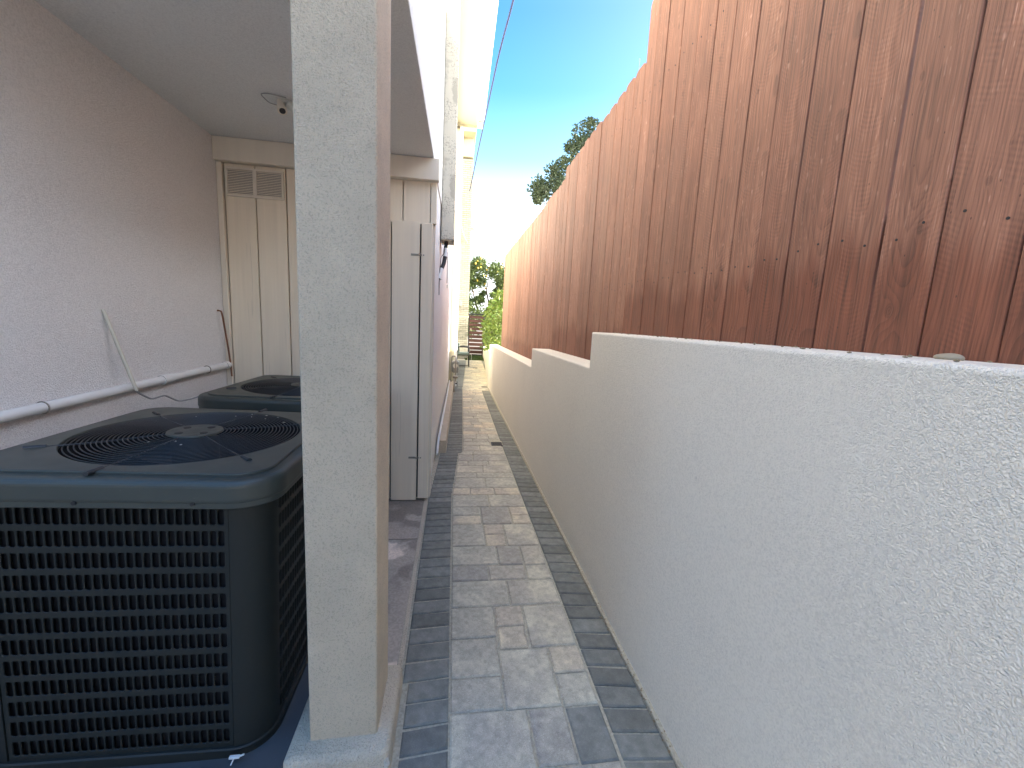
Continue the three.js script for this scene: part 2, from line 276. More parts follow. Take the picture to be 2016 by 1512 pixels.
{
  let z = -3.414, k = 0;
  const far = [[0.15, [0.26, 0.62], 2], [0.245, [0.5], 1], [0.135, [0.36], 2], [0.21, [0.48], 0], [0.14, [0.2, 0.6], 1], [0.225, [0.3], 1], [0.13, [0.28], 2], [0.21, [0.42], 0], [0.15, [0.7], 1], [0.14, [0.25, 0.66], 3], [0.23, [0.37, 0.7], 1], [0.14, [0.45], 2], [0.21, [0.52], 0], [0.15, [0.33], 2]];
  while (z > -15.8) {
    const [d, cuts, t] = far[k % far.length], z1 = Math.max(-15.85, z - d), xs = [0, ...cuts, 1];
    for (let i = 0; i < xs.length - 1; i++) {
      const a0 = lx(z - 0.01), a1 = lx(z1 + 0.01), b0 = rx(z - 0.01), b1 = rx(z1 + 0.01), f0 = xs[i], f1 = xs[i + 1];
      if (z < -4.75 && z > -5.05 && i === xs.length - 2) { pav([[a0 + (b0 - a0) * f0 + J, z - J], [0.5, z - J], [0.5, z1 + J], [a0 + (b0 - a0) * f0 + J, z1 + J]], M.pavers, 'paver'); continue; }
      pav([[a0 + (b0 - a0) * f0 + J, z - J], [a0 + (b0 - a0) * f1 - J, z - J], [a1 + (b1 - a1) * f1 - J, z1 + J], [a1 + (b1 - a1) * f0 + J, z1 + J]], rnd() < 0.5 ? [M.pavers[t]] : M.pavers, 'paver');
    }
    z = z1; k++;
  }
}
// borders: one brick each
const leftOuter = (z) => z > -1.5 ? -0.15 : z > -3.4 ? -0.174 : z > -4.6 ? -0.168 + (-z - 3.4) * 0.047 : z > -9.4 ? -0.047 + (-z - 4.6) * 0.021 : 0.06;
for (let z = -1.06, i = 0; z > -15.7; i++) {
  const p = 0.1005 * rr(0.985, 1.015) * (z < -9.5 ? 2 : 1), sk = rr(-0.004, 0.004), x0 = leftOuter(z - 0.03), x1 = lx(z - 0.05) - 0.001;
  pav([[x0 + J, z - J + 0.012 + sk], [x1 - J, z - J], [x1 - J, z - p + J], [x0 + J, z - p + J + 0.012 + sk]], M.border, 'border_brick'); z -= p;
}
for (let z = -0.86, i = 0; z > -8.85; i++) {
  const p = 0.1005 * rr(0.985, 1.015), sk = 0.022 + rr(-0.005, 0.005), x0 = rx(z - 0.05) + 0.002, x1 = 0.813;
  if (z < -4.8 && z > -5.02) { pav([[0.645 + J, z - J], [x1, z - J + sk], [x1, z - p + J + sk], [0.645 + J, z - p + J]], M.border, 'border_brick'); z -= p; continue; }
  pav([[x0 + J, z - J], [x1, z - J + sk], [x1, z - p + J + sk], [x0 + J, z - p + J]], M.border, 'border_brick'); z -= p;
}
for (let z = -11.0; z > -15.7; z -= 0.2) pav([[rx(z) + J, z - J], [1.03 + (-z - 11) * 0.06, z - J], [1.03 + (-z - 10.8) * 0.06, z - 0.2 + J], [rx(z - 0.2) + J, z - 0.2 + J]], M.border, 'border_brick');

function drain(label, x, z, w, d) {
  const g = thing('drain_grate', label, 'drain', [x, 0, z], undefined), n = 6, bars = [];
  part(g, 'frame', merge([bx(-w / 2, w / 2, -0.02, 0.004, d / 2 - 0.012, d / 2, 0.002, 1), bx(-w / 2, w / 2, -0.02, 0.004, -d / 2, -d / 2 + 0.012, 0.002, 1), bx(-w / 2, -w / 2 + 0.012, -0.02, 0.0035, -d / 2 + 0.012, d / 2 - 0.012), bx(w / 2 - 0.012, w / 2, -0.02, 0.0035, -d / 2 + 0.012, d / 2 - 0.012)]), M.black);
  for (let i = 0; i < n; i++) { const c = -d / 2 + 0.012 + (d - 0.024) * (i + 0.5) / n; bars.push(bx(-w / 2 + 0.012, w / 2 - 0.012, -0.015, 0.002, c - 0.006, c + 0.006)); }
  part(g, 'grate', merge(bars), M.black); part(g, 'sump', bx(-w / 2 + 0.004, w / 2 - 0.004, -0.05, -0.0155, -d / 2 + 0.004, d / 2 - 0.004), M.black);
  return g;
}
drain('square black drain grate set in the pavers against the right dark border', 0.571, -4.92, 0.135, 0.15);
drain('dark drain slot beside the far end of the retaining wall', 0.745, -9.38, 0.14, 0.12);
drain('far dark drain slot in the pavers near the chair', 0.72, -13.2, 0.16, 0.12);

// ------------------------------------------------------------------ retaining wall
const wall = thing('retaining_wall', 'off-white rough stucco retaining wall stepping down along the right of the path', 'wall');
{
  const pts = [[-2.2, -0.15], [9.4, -0.15], [9.4, 0.985], [4.29, 1.045], [4.29, 1.243], [2.415, 1.253], [2.415, 1.468], [-2.2, 1.472]], s = new THREE.Shape(pts.map((p) => new THREE.Vector2(...p)));
  const g = new THREE.ExtrudeGeometry(s, { depth: 0.176, bevelEnabled: true, bevelThickness: 0.012, bevelSize: 0.012, bevelOffset: -0.012, bevelSegments: 4 });
  g.rotateY(Math.PI / 2); g.translate(0.84, 0, 0); part(wall, 'wall_body', boxUV(g, 0.3, 0.7), M.stuccoWall);
}
const lw = thing('low_garden_wall', 'low white stepped garden wall beyond the end of the fence', 'wall');
const lowSeg = (xa, za, xb, zb, h) => prism([[xa, za], [xa + 0.3, za], [xb + 0.3, zb], [xb, zb]], -0.1, h);
part(lw, 'wall_section', lowSeg(0.84, -9.41, 0.99, -12.2, 0.8), M.stuccoCap);
part(lw, 'wall_section', lowSeg(0.992, -12.202, 1.18, -15.3, 0.6), M.stuccoCap);
part(lw, 'wall_section', lowSeg(1.182, -15.302, 1.3, -18.2, 0.42), M.stuccoCap);
{ // river pebble on the wall top
  const g = new THREE.IcosahedronGeometry(0.5, 3), p = g.attributes.position; for (let i = 0; i < p.count; i++) { const n = 1 + 0.06 * Math.sin(7 * p.getX(i) + 5 * p.getZ(i)); p.setXYZ(i, p.getX(i) * 0.03 * n, p.getY(i) * 0.018 * n, p.getZ(i) * 0.05 * n); } g.computeVertexNormals();
  const o = part(scene, 'pebble', g, std({ color: rgb(0.33, 0.28, 0.2), roughness: 0.7 })); o.position.set(0.98, 1.4735, -0.69); o.userData = { label: 'small tan pebble lying on top of the retaining wall', category: 'pebble', kind: 'thing' };
}

{ // crumbs along the foot and the top of the wall
  const l = []; for (let k = 0; k < 260; k++) { const top = k > 190, z = top ? -rr(0.3, 2.3) : -0.9 - 6 * rnd() * rnd(), r = rr(0.0015, 0.005), g = new THREE.IcosahedronGeometry(r, 0); g.scale(1, 0.6, 1.3); g.rotateY(rnd() * 3); g.translate(top ? rr(0.835, 0.97) : 0.827 - Math.abs(rr(-0.02, 0.03)), top ? 1.4725 : 0.011 - (rnd() < 0.4 ? 0.008 : 0), z); l.push(g); }
  const o = part(scene, 'grit', merge(l), std({ color: rgb(0.24, 0.19, 0.12), roughness: 1 })); o.userData = { label: 'brown crumbs of grit along the foot and top of the retaining wall', category: 'grit', kind: 'stuff' }; }
// ------------------------------------------------------------------ fence
const fence = thing('wooden_fence', 'tall reddish brown cedar board fence with dog-eared tops above the retaining wall', 'fence');
{
  const edges = [-0.512, -0.652, -0.79, -0.918, -1.066, -1.208, -1.35, -1.489, -1.634, -1.762, -1.9, -2.05, -2.2, -2.322, -2.437];
  const e2 = []; for (let z = -0.512 + 0.14; z < 2.0; z += 0.141) e2.unshift(z);
  const all = [...e2.reverse(), ...edges]; all.sort((a, b) => b - a);
  for (let z = -2.437 - 0.1405; z > -8.95; z -= 0.1405 * 1) all.push(z);
  const cache = {};
  const boardGeo = (h) => {
    const key = h.toFixed(2); if (cache[key]) return cache[key];
    const w = 0.139, c = 0.034, s = new THREE.Shape(); s.moveTo(0, 0); s.lineTo(w, 0); s.lineTo(w, h - c); s.quadraticCurveTo(w - 0.006, h - 0.006, w - c, h); s.lineTo(c, h); s.quadraticCurveTo(0.006, h - 0.006, 0, h - c); s.closePath();
    const g = new THREE.ExtrudeGeometry(s, { depth: 0.014, bevelEnabled: true, bevelThickness: 0.0015, bevelSize: 0.0015, bevelOffset: -0.0015, bevelSegments: 1, curveSegments: 3 });
    const p = g.attributes.position, uv = g.attributes.uv; for (let i = 0; i < p.count; i++) uv.setXY(i, clamp(p.getX(i) / w, 0.01, 0.99), p.getY(i) / 2.1);
    g.rotateY(Math.PI / 2); return (cache[key] = g);
  };
  const nail = new THREE.CylinderGeometry(0.0032, 0.0032, 0.002, 8).rotateZ(Math.PI / 2);
  let last = -1;
  for (let i = 0; i < all.length - 1; i++) {
    const z0 = all[i], z1 = all[i + 1], zm = (z0 + z1) / 2;
    const bot = zm > -2.42 ? 1.44 : zm > -4.3 ? 1.22 : 0.95 + 0.03 * (zm + 9) / 5;
    const top = zm > -2.43 ? 3.28 : zm > -4.06 ? 2.995 : zm > -4.9 ? 2.9 : 2.885;
    const h = Math.round((top - bot) * 50) / 50, dy = top - h + rr(-0.008, 0.008);
    let m; do m = Math.floor(rnd() * M.boards.length); while (Math.floor(m / 3) === last); 
    if (Math.abs(zm + 0.855) < 0.02) m = 9; last = Math.floor(m / 3);
    const gapHere = [-0.918, -1.208, -1.634, -2.05].some((e) => Math.abs(e - z1) < 0.01) ? 0.0065 : rr(0.002, 0.0042);
    const b = part(fence, 'board', boardGeo(h), M.boards[m]);
    b.position.set(1.032 + rr(0, 0.0035), dy, z0); b.scale.z = (z0 - z1 - gapHere) / 0.139; b.rotation.x = rr(-0.0012, 0.0012);
    if (zm > -5.2 && zm < 0.3) for (const yy of [1.755, 2.78]) for (const f of [0.25, 0.72]) {
      if (yy > top - 0.15) continue; const n = part(b, 'nail', nail, M.black); n.position.set(-0.0018, yy - dy + rr(-0.018, 0.018), -0.139 * (f + rr(-0.05, 0.05)));
    }
  }
  for (const [y, za, zb] of [[1.76, 2, -8.9], [2.78, 2, -8.9], [1.25, -4.4, -8.9]]) part(fence, 'rail', bx(1.0535, 1.0915, y - 0.045, y + 0.045, zb, za), M.fenceBack);
  for (let z = 1.6; z > -9; z -= 2.1) part(fence, 'post', bx(1.0925, 1.18, 0.1, z > -2.4 ? 3.25 : 2.8, z - 0.045, z + 0.045), M.fenceBack);
  part(fence, 'wire_stub', rod([1.04, 2.98, -2.55], [1.04, 3.07, -2.55], 0.0016), M.metalGrey);
}
// soil held by the retaining wall (behind the fence)
const bank = part(scene, 'terrain', prism([[1.031, 3], [40, 3], [40, -9.4], [1.031, -9.4]], -0.05, 0.93), M.earth); bank.userData = { kind: 'structure', label: 'raised earth held back behind the retaining wall and fence', category: 'terrain' };

// ------------------------------------------------------------------ house
const house = thing('house', 'white stucco house with a low open corner bay, siding storage door and tall brick chimney', 'house');
const hp = (n, g, m, l) => part(house, n, g, m, l);
hp('bay_wall', bx(-1.9, -1.68, -0.1, 2.72, -3.6, -1.151), M.stuccoIn, 'lavender white stucco wall behind the dark units');
hp('ceiling', prism([[-1.68, -1.15], [houseX(-1.15) - 0.002, -1.15], [houseX(-3.4) - 0.002, -3.4], [-1.68, -3.4]], 2.672, 2.74), M.ceiling, 'smooth grey painted ceiling of the corner bay');
hp('upper_wall', prism([[-6, -1.15], [houseX(-1.15), -1.15], [houseX(-3.42), -3.42], [houseX(-9.46), -9.46], [-6, -9.46]], 2.675, 6.3), M.stuccoUp, 'upper storey stucco wall catching the sun');
hp('lower_wall', prism([[-6, -3.46], [houseX(-3.46) - 0.012, -3.46], [houseX(-9.44) - 0.003, -9.44], [-6, -9.44]], -0.1, 2.673), M.stuccoUp, 'pale stucco side wall beyond the storage door');
hp('footing', prism([[houseX(-4.6) + 0.0, -4.6], [-0.05, -4.6], [0.035, -9.3], [houseX(-9.3), -9.3]], -0.08, 0.135), M.mortar, 'low concrete footing ledge along the side wall');
hp('header_board', bx(-1.678, -0.137, 2.518, 2.67, -3.362, -3.3, 0.004, 1), M.trim);
hp('corner_trim', bx(-1.678, -1.642, -0.02, 2.517, -3.37, -3.335, 0.003, 1), M.trim);
for (let k = 0; k < 7; k++) { const x0 = -1.64 + k * 0.2062; hp('siding_plank', bx(x0 + 0.004, x0 + 0.2022, 0.0, 2.517, -3.4, -3.36, 0.003, 1), M.siding); }
hp('siding_plank', bx(-0.196, -0.152, 2.22, 2.517, -3.4, -3.358, 0.003, 1), M.siding);
hp('siding_backing', bx(-1.679, -0.16, -0.05, 2.6, -3.45, -3.402), M.trim);
const vent = hp('vent', merge([bx(-1.625, -1.24, 2.477, 2.492, -3.359, -3.343, 0.002, 1), bx(-1.625, -1.24, 2.295, 2.31, -3.359, -3.343, 0.002, 1), bx(-1.625, -1.612, 2.31, 2.477, -3.359, -3.343), bx(-1.253, -1.24, 2.31, 2.477, -3.359, -3.343), bx(-1.444, -1.42, 2.31, 2.477, -3.359, -3.343)]), M.trim, 'twin louvred vent under the header board');
part(vent, 'screen', bx(-1.612, -1.253, 2.31, 2.477, -3.3595, -3.3575), std({ color: rgb(0.09, 0.09, 0.085) }));
for (const [a, b] of [[-1.612, -1.444], [-1.42, -1.253]]) for (let k = 0; k < 15; k++) { const s = part(vent, 'slat', new THREE.BoxGeometry(b - a, 0.0055, 0.008).rotateX(0.6), M.trim); s.position.set((a + b) / 2, 2.316 + k * 0.0111, -3.352); }
const door = hp('storage_door', bx(-0.7, -0.485, 0.012, 2.212, -3.352, -3.322, 0.004, 1), M.siding, 'grey painted storage door with a narrow hinged trim board');
part(door, 'plank', bx(-0.476, -0.271, 0.004, 2.217, -3.352, -3.312, 0.004, 1), M.siding);
part(door, 'side_board', bx(-0.259, -0.176, 0.02, 2.212, -3.352, -3.308, 0.004, 1), M.siding);
part(door, 'gap_strip', bx(-0.485, -0.1765, 0.012, 2.21, -3.357, -3.3525), M.black);
for (const y of [1.975, 0.372]) { const h = part(door, 'latch', merge([bx(-0.335, -0.281, y - 0.008, y + 0.008, -3.312, -3.307, 0.002, 1), tube([[-0.285, y, -3.305], [-0.268, y + 0.008, -3.298], [-0.252, y, -3.305], [-0.268, y - 0.006, -3.3]], 0.003, 16, 6, true), rod([-0.24, y, -3.31], [-0.24, y, -3.298], 0.005)]), M.galv); }
// unseen block added behind the viewer to dim light on post and wall
hp('shade_block', bx(-9, -0.3, -0.1, 3.0, 3.0, 6.5), M.stuccoUp, 'added unseen block behind the viewer that dims light from the front');
// far corner, eave and gutter
hp('corner_board', bx(houseX(-9.46) - 0.01, 0.028, 0, 5.5, -9.56, -9.462, 0.004, 1), M.cream);
hp('far_wall', bx(-6, 0.05, -0.1, 8.4, -18.4, -9.562), M.farCream, 'cream side wall of the far wing');
hp('downspout', merge([rod([0.06, 0.24, -9.4], [0.06, 5.5, -9.4], 0.034), tube([[0.06, 0.25, -9.4], [0.06, 0.08, -9.4], [0.075, 0.02, -9.36], [0.1, 0.0, -9.3]], 0.034, 20, 10), rod([0.06, 2.1, -9.4], [0.06, 2.16, -9.4], 0.039), rod([0.06, 0.9, -9.4], [0.06, 0.96, -9.4], 0.039)]), M.white, 'white downspout with an elbow at its foot');
const ev = (z) => houseX(z) + 0.46;
const eave = hp('eave', prism([[houseX(-1.0) + 0.001, -1.0], [ev(-1.0), -1.0], [ev(-9.5), -9.5], [houseX(-9.5) + 0.001, -9.5]], 5.6, 5.68), M.cream, 'boarded cream underside of the roof overhang');
part(eave, 'fascia', prism([[ev(-1.0) + 0.001, -1.0], [ev(-1.0) + 0.025, -1.0], [ev(-9.5) + 0.025, -9.5], [ev(-9.5) + 0.001, -9.5]], 5.55, 5.82), M.white);
part(eave, 'gutter', (() => { const s = new THREE.Shape(); s.moveTo(0, 0); s.lineTo(0.09, 0); s.quadraticCurveTo(0.13, 0.03, 0.12, 0.11); s.lineTo(0.11, 0.11); s.quadraticCurveTo(0.11, 0.04, 0.08, 0.012); s.lineTo(0.012, 0.012); s.lineTo(0.012, 0.1); s.lineTo(0, 0.1); s.closePath(); const g = new THREE.ExtrudeGeometry(s, { depth: 8.5, bevelEnabled: false, curveSegments: 5 }); g.translate(0, 5.7, 0); g.rotateY(-0.0157); g.translate(ev(-9.5) + 0.027, 0, -9.5); return g; })(), M.white);
part(eave, 'end_board', bx(houseX(-9.5) + 0.02, ev(-9.5) + 0.12, 5.56, 5.83, -9.53, -9.502, 0.003, 1), M.cream);
hp('roof', (() => { const s = new THREE.Shape(); s.moveTo(0.12, 0); s.lineTo(-3.2, 1.3); s.lineTo(-6.6, 0); s.closePath(); const g = new THREE.ExtrudeGeometry(s, { depth: 8.6, bevelEnabled: false }); g.rotateY(-0.0157); g.translate(0.29, 5.83, -9.52); return boxUV(g); })(), M.roofTile);
hp('cornice', merge([bx(0.051, 0.62, 8.15, 8.4, -18.4, -15.9, 0.01, 1), bx(0.0511, 0.55, 7.5, 8.1499, -18.4, -16.42, 0.005, 1)]), M.cream, 'smooth cream band and roof edge above the chimney bricks');
const chim = hp('chimney', bx(0.052, 0.558, -0.1, 7.498, -18.0, -16.512), M.brickJoint, 'tall chimney of cream painted bricks');
{
  const bg = [0, 1, 2].map(() => new RoundedBoxGeometry(0.192, 0.063, 0.03, 1, 0.003)), hg = new RoundedBoxGeometry(0.092, 0.063, 0.03, 1, 0.003);
  let n = 0;
  for (let c = 0; c < 100; c++) {
    const y = 0.03 + c * 0.0745; if (y > 7.45) break; if (y > 1.6 && y < 1.71) continue;
    const off = c % 2; const xs = off ? [[0.115, 0], [0.265, 1], [0.465, 1]] : [[0.165, 1], [0.365, 1], [0.515, 0]];
    for (const [x, full] of xs) { const b = part(chim, 'brick', full ? bg[n % 3] : hg, M.brick[Math.floor(rnd() * 3)]); b.position.set(x, y, -16.512 + rr(0, 0.003)); n++; }
  }
  part(chim, 'ledge', bx(0.05, 0.575, 1.61, 1.69, -16.56, -16.49, 0.008, 1), M.cream);
  for (let c = 0; c < 1; c++) part(chim, 'corner_strip', bx(0.5585, 0.566, 0, 7.49, -18, -16.53), M.brick[0]);
}

// the post on its rough base
const post = thing('stucco_post', 'square sand-coloured speckled stucco post on a rough mortar base between dark unit and path', 'post');
part(post, 'shaft', (() => { const g = new RoundedBoxGeometry(0.22, 2.68, 0.245, 3, 0.009); g.translate(-0.333, 1.335, -1.392); return boxUV(g); })(), M.stuccoPost);
part(post, 'base', (() => {
  const g0 = new RoundedBoxGeometry(0.335, 0.2, 0.38, 6, 0.028); let g = mergeVertices(g0.deleteAttribute('normal').deleteAttribute('uv'), 1e-5); const p = g.attributes.position;
  for (let i = 0; i < p.count; i++) {
    let x = p.getX(i), y = p.getY(i), z = p.getZ(i); const n = 0.006 * Math.sin(21 * x + 3) * Math.sin(17 * z + 1) + 0.004 * Math.sin(63 * z + 30 * x);
    if (y > 0.02) { y += n; x += 0.5 * n; }
    if (y < 0.07 && x > 0.1) x += 0.012; if (y < 0.07 && z > 0.1) z += 0.02;
    p.setXYZ(i, x, y, z);
  }
  g = toCreasedNormals(g, 0.9); g.translate(-0.342, -0.028, -1.39); return boxUV(g);
})(), M.mortar, 'low rough rounded mortar base of the post');

// boxed chase and cables on the side wall
const chase = thing('wall_chase', 'long boxed stucco chase on the house wall ending above the side path', 'chase');
part(chase, 'box', bx(houseX(-4.6) - 0.0, -0.018, 2.33, 5.59, -4.9, -4.56, 0.012, 2), M.chase);
const cab = thing('cable_bundle', 'black taped cable and pale lineset hanging out of the boxed chase', 'cable');
part(cab, 'sleeve', tube([[-0.1, 2.36, -4.66], [-0.105, 2.22, -4.64], [-0.12, 2.1, -4.6], [-0.15, 2.0, -4.55]], 0.021, 30, 10), M.black);
part(cab, 'wrap', tube([[-0.104, 2.25, -4.645], [-0.11, 2.16, -4.62]], 0.026, 12, 10), M.pvc);
part(cab, 'wrap', tube([[-0.145, 2.03, -4.56], [-0.168, 1.92, -4.52]], 0.026, 12, 10), M.pvc);
part(cab, 'thin_wire', tube([[-0.1, 2.36, -4.62], [-0.12, 2.2, -4.6], [-0.15, 2.14, -4.56], [-0.162, 1.9, -4.5], [-0.16, 1.75, -4.48]], 0.004, 30, 6), M.black);
const win = thing('wall_bracket', 'thin dark vertical slot and clip high on the pale side wall', 'bracket', [houseX(-6.5) + 0.002, 0, -6.5]);
part(win, 'strip', bx(0, 0.014, 2.05, 2.5, -0.02, 0.02), M.metalGrey); part(win, 'clip', bx(0, 0.02, 1.97, 2.02, -0.03, 0.03, 0.004, 1), M.white);

// PVC line low along the side wall
const pvcO = part(scene, 'drain_pipe', merge([tube([[houseX(-4.3) + 0.02, 0.055, -4.35], [houseX(-4.6) + 0.025, 0.165, -4.7], [houseX(-6.5) + 0.03, 0.17, -6.5], [houseX(-9.2) + 0.03, 0.17, -9.1]], 0.014, 60, 8), rod([houseX(-5.2) + 0.0255, 0.166, -5.2], [houseX(-5.3) + 0.026, 0.166, -5.27], 0.0185), rod([houseX(-7.2) + 0.03, 0.17, -7.2], [houseX(-7.3) + 0.03, 0.17, -7.3], 0.0185)]), M.pvc);
pvcO.userData = { label: 'thin white plastic pipe running low along the pale side wall', category: 'pipe', kind: 'thing' };

// ------------------------------------------------------------------ condenser units
function condenser(label, pos) {
  const t = thing('air_conditioner', label, 'air conditioner', pos, 'dark condenser units in the corner bay');
  const RR = (hw, r) => { const s = new THREE.Shape(); s.moveTo(-hw + r, -hw); s.lineTo(hw - r, -hw); s.absarc(hw - r, -hw + r, r, -Math.PI / 2, 0); s.lineTo(hw, hw - r); s.absarc(hw - r, hw - r, r, 0, Math.PI / 2); s.lineTo(-hw + r, hw); s.absarc(-hw + r, hw - r, r, Math.PI / 2, Math.PI); s.lineTo(-hw, -hw + r); s.absarc(-hw + r, -hw + r, r, Math.PI, 1.5 * Math.PI); return s; };
  const ring = (s, r) => { const h = new THREE.Path(); h.absarc(0, 0, r, 0, Math.PI * 2, true); s.holes.push(h); return s; };
  const flat = (g, y) => { g.rotateX(-Math.PI / 2); g.translate(0, y, 0); return boxUV(g); };
  const HW = 0.42;
  // cap: skirt, raised rim and the dished deck around the fan opening
  const cap = part(t, 'top_cover', flat(new THREE.ExtrudeGeometry(ring(RR(HW + 0.033 - 0.022, 0.105), 0.385), { depth: 0.035, bevelEnabled: true, bevelThickness: 0.022, bevelSize: 0.022, bevelSegments: 5, curveSegments: 20 }), 0.955), M.ac);
  const dk = ring(RR(HW - 0.012, 0.09), 0.3625); part(cap, 'deck', flat(new THREE.ExtrudeGeometry(dk, { depth: 0.006, bevelEnabled: true, bevelThickness: 0.004, bevelSize: 0.004, bevelSegments: 2, curveSegments: 40 }), 1.011), M.ac);
  part(cap, 'skirt', flat(new THREE.ExtrudeGeometry(ring(RR(HW + 0.026, 0.118), 0.42), { depth: 0.03, bevelEnabled: true, bevelThickness: 0.003, bevelSize: 0.003, bevelSegments: 1, curveSegments: 16 }), 0.928), M.ac);
  const scr = new THREE.CylinderGeometry(0.006, 0.007, 0.005, 8).rotateX(Math.PI / 2);
  for (const x of [-0.33, -0.06, 0.24]) { part(cap, 'screw', scr, M.black).position.set(x, 0.942, HW + 0.031); }
  // fan opening
  const vent = part(t, 'fan_shroud', new THREE.LatheGeometry([[0.392, 1.012], [0.372, 1.016], [0.362, 1.008], [0.356, 0.96], [0.352, 0.8]].map(([a, b]) => new THREE.Vector2(a, b)), 64), M.acDark);
  const rings = []; for (let k = 0; k < 21; k++) { const r = 0.362 - k * 0.0131, y = 1.013 + 0.012 * Math.sqrt(Math.max(0, 1 - (r / 0.375) ** 2)); const g = new THREE.TorusGeometry(r, 0.0021, 5, 72); g.rotateX(Math.PI / 2); g.translate(0, y, 0); rings.push(g); }
  part(t, 'wire_guard', merge(rings), M.wire);
  const spA = [2.42, 3.7, 4.62, 5.55, 0.55, 1.4];
  for (const a of spA) { const c = Math.cos(a), s = -Math.sin(a); const sp = part(t, 'spoke', merge([tube([[c * 0.07, 1.027, s * 0.07], [c * 0.25, 1.019, s * 0.25], [c * 0.41, 1.019, s * 0.41]], 0.0035, 24, 6), rod([c * 0.385, 1.02, s * 0.385], [c * 0.435, 1.021, s * 0.435], 0.0075)]), M.wire); }
  const hub = part(t, 'hub', new THREE.CylinderGeometry(0.088, 0.09, 0.006, 40).translate(0, 1.029, 0), M.ac);
  const bolt = new THREE.CylinderGeometry(0.013, 0.013, 0.004, 12); for (let k = 0; k < 4; k++) part(hub, 'bolt_slot', bolt, M.black).position.set(0.056 * Math.cos(k * 1.571 + 0.6), 1.0315, 0.056 * Math.sin(k * 1.571 + 0.6));
  part(t, 'motor', new THREE.CylinderGeometry(0.075, 0.075, 0.2, 24).translate(0, 0.9, 0), M.acPanel);
  for (let k = 0; k < 3; k++) { const s = new THREE.Shape(); s.moveTo(0.06, -0.03); s.quadraticCurveTo(0.2, -0.16, 0.33, -0.1); s.lineTo(0.335, 0.08); s.quadraticCurveTo(0.2, 0.06, 0.06, 0.04); s.closePath(); const g = new THREE.ExtrudeGeometry(s, { depth: 0.003, bevelEnabled: false }); g.rotateX(-Math.PI / 2 + 0.3); g.translate(0, 0.86, 0); g.rotateY(k * 2.094 + 0.5); part(t, 'fan_blade', g, std({ color: rgb(0.09, 0.075, 0.065), roughness: 0.6, metalness: 0.4 })); }
  // body
  part(t, 'coil', flat(new THREE.ExtrudeGeometry(ring(RR(HW - 0.022, 0.1), 0.36), { depth: 0.85, bevelEnabled: false, curveSegments: 12 }), 0.06), M.acDark);
  // stamped louvre panel: twelve rows of round-ended slots
  const W2 = 0.318, s = new THREE.Shape(); s.moveTo(-W2, 0.075); s.lineTo(W2, 0.075); s.lineTo(W2, 0.93); s.lineTo(-W2, 0.93); s.closePath();
  const rows = 12, n = 27, rh = 0.83 / rows, pw = (2 * W2 - 0.02) / n;
  for (let r = 0; r < rows; r++) for (let k = 0; k < n; k++) {
    const cx = -W2 + 0.01 + (k + 0.5) * pw, w = 0.0087, y0 = 0.09 + r * rh + 0.0095, y1 = y0 + rh - 0.0185, h = new THREE.Path();
    h.moveTo(cx - w, y0 + 0.004); h.lineTo(cx - w * 0.5, y0); h.lineTo(cx + w * 0.5, y0); h.lineTo(cx + w, y0 + 0.004); h.lineTo(cx + w, y1 - 0.007); h.lineTo(cx + w * 0.7, y1 - 0.001); h.lineTo(cx - w * 0.7, y1 - 0.001); h.lineTo(cx - w, y1 - 0.007); h.closePath(); s.holes.push(h);
  }
  const sheet = new THREE.ExtrudeGeometry(s, { depth: 0.002, bevelEnabled: true, bevelThickness: 0.0015, bevelSize: 0.0012, bevelOffset: -0.0012, bevelSegments: 1 });
  const ribs = []; for (let k = 0; k < n; k++) { const cx = -W2 + 0.01 + (k + 0.5) * pw; ribs.push(new THREE.BoxGeometry(0.0012, 0.83, 0.018).rotateY(0.55).translate(cx + 0.006, 0.505, -0.009)); }
  const pg = merge([sheet, ...ribs]); pg.translate(0, 0, HW - 0.006);
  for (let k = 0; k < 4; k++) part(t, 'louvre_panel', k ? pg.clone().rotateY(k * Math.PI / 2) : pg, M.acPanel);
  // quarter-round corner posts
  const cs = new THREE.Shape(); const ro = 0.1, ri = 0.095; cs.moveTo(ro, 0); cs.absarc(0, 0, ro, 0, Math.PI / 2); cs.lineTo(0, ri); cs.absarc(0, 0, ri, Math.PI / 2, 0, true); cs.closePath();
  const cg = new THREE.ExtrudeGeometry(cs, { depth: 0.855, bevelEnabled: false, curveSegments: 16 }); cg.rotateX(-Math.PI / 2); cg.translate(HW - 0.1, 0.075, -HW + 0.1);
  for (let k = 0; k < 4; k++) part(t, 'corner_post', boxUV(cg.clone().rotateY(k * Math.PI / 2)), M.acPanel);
  part(t, 'base_pan', flat(new THREE.ExtrudeGeometry(RR(HW + 0.006, 0.115), { depth: 0.03, bevelEnabled: true, bevelThickness: 0.004, bevelSize: 0.004, bevelSegments: 1, curveSegments: 12 }), 0.05), M.acPanel);
  return t;
}
const ac = condenser('large dark grey air conditioning unit with round fan guard beside the stucco post', [-1.0, 0, -1.692]);
ac.rotation.z = -0.027;
const ac2 = ac.clone(); ac2.name = numbered('air_conditioner'); ac2.position.set(-0.984, 0, -2.852); ac2.userData = { ...ac.userData, label: 'rear dark air conditioning unit pushed against the louvred siding, only its top showing' }; scene.add(ac2);
for (const [z, l] of [[-1.692, 'slate grey plastic pad under the front air conditioning unit'], [-2.852, 'slate grey plastic pad under the rear air conditioning unit']]) {
  const o = part(scene, numbered('equipment_pad'), bx(-1.5, -0.505, -0.003, 0.044, z - 0.49, z + 0.49, 0.012, 2), M.padPlastic); o.userData = { label: l, category: 'pad', kind: 'thing' };
}
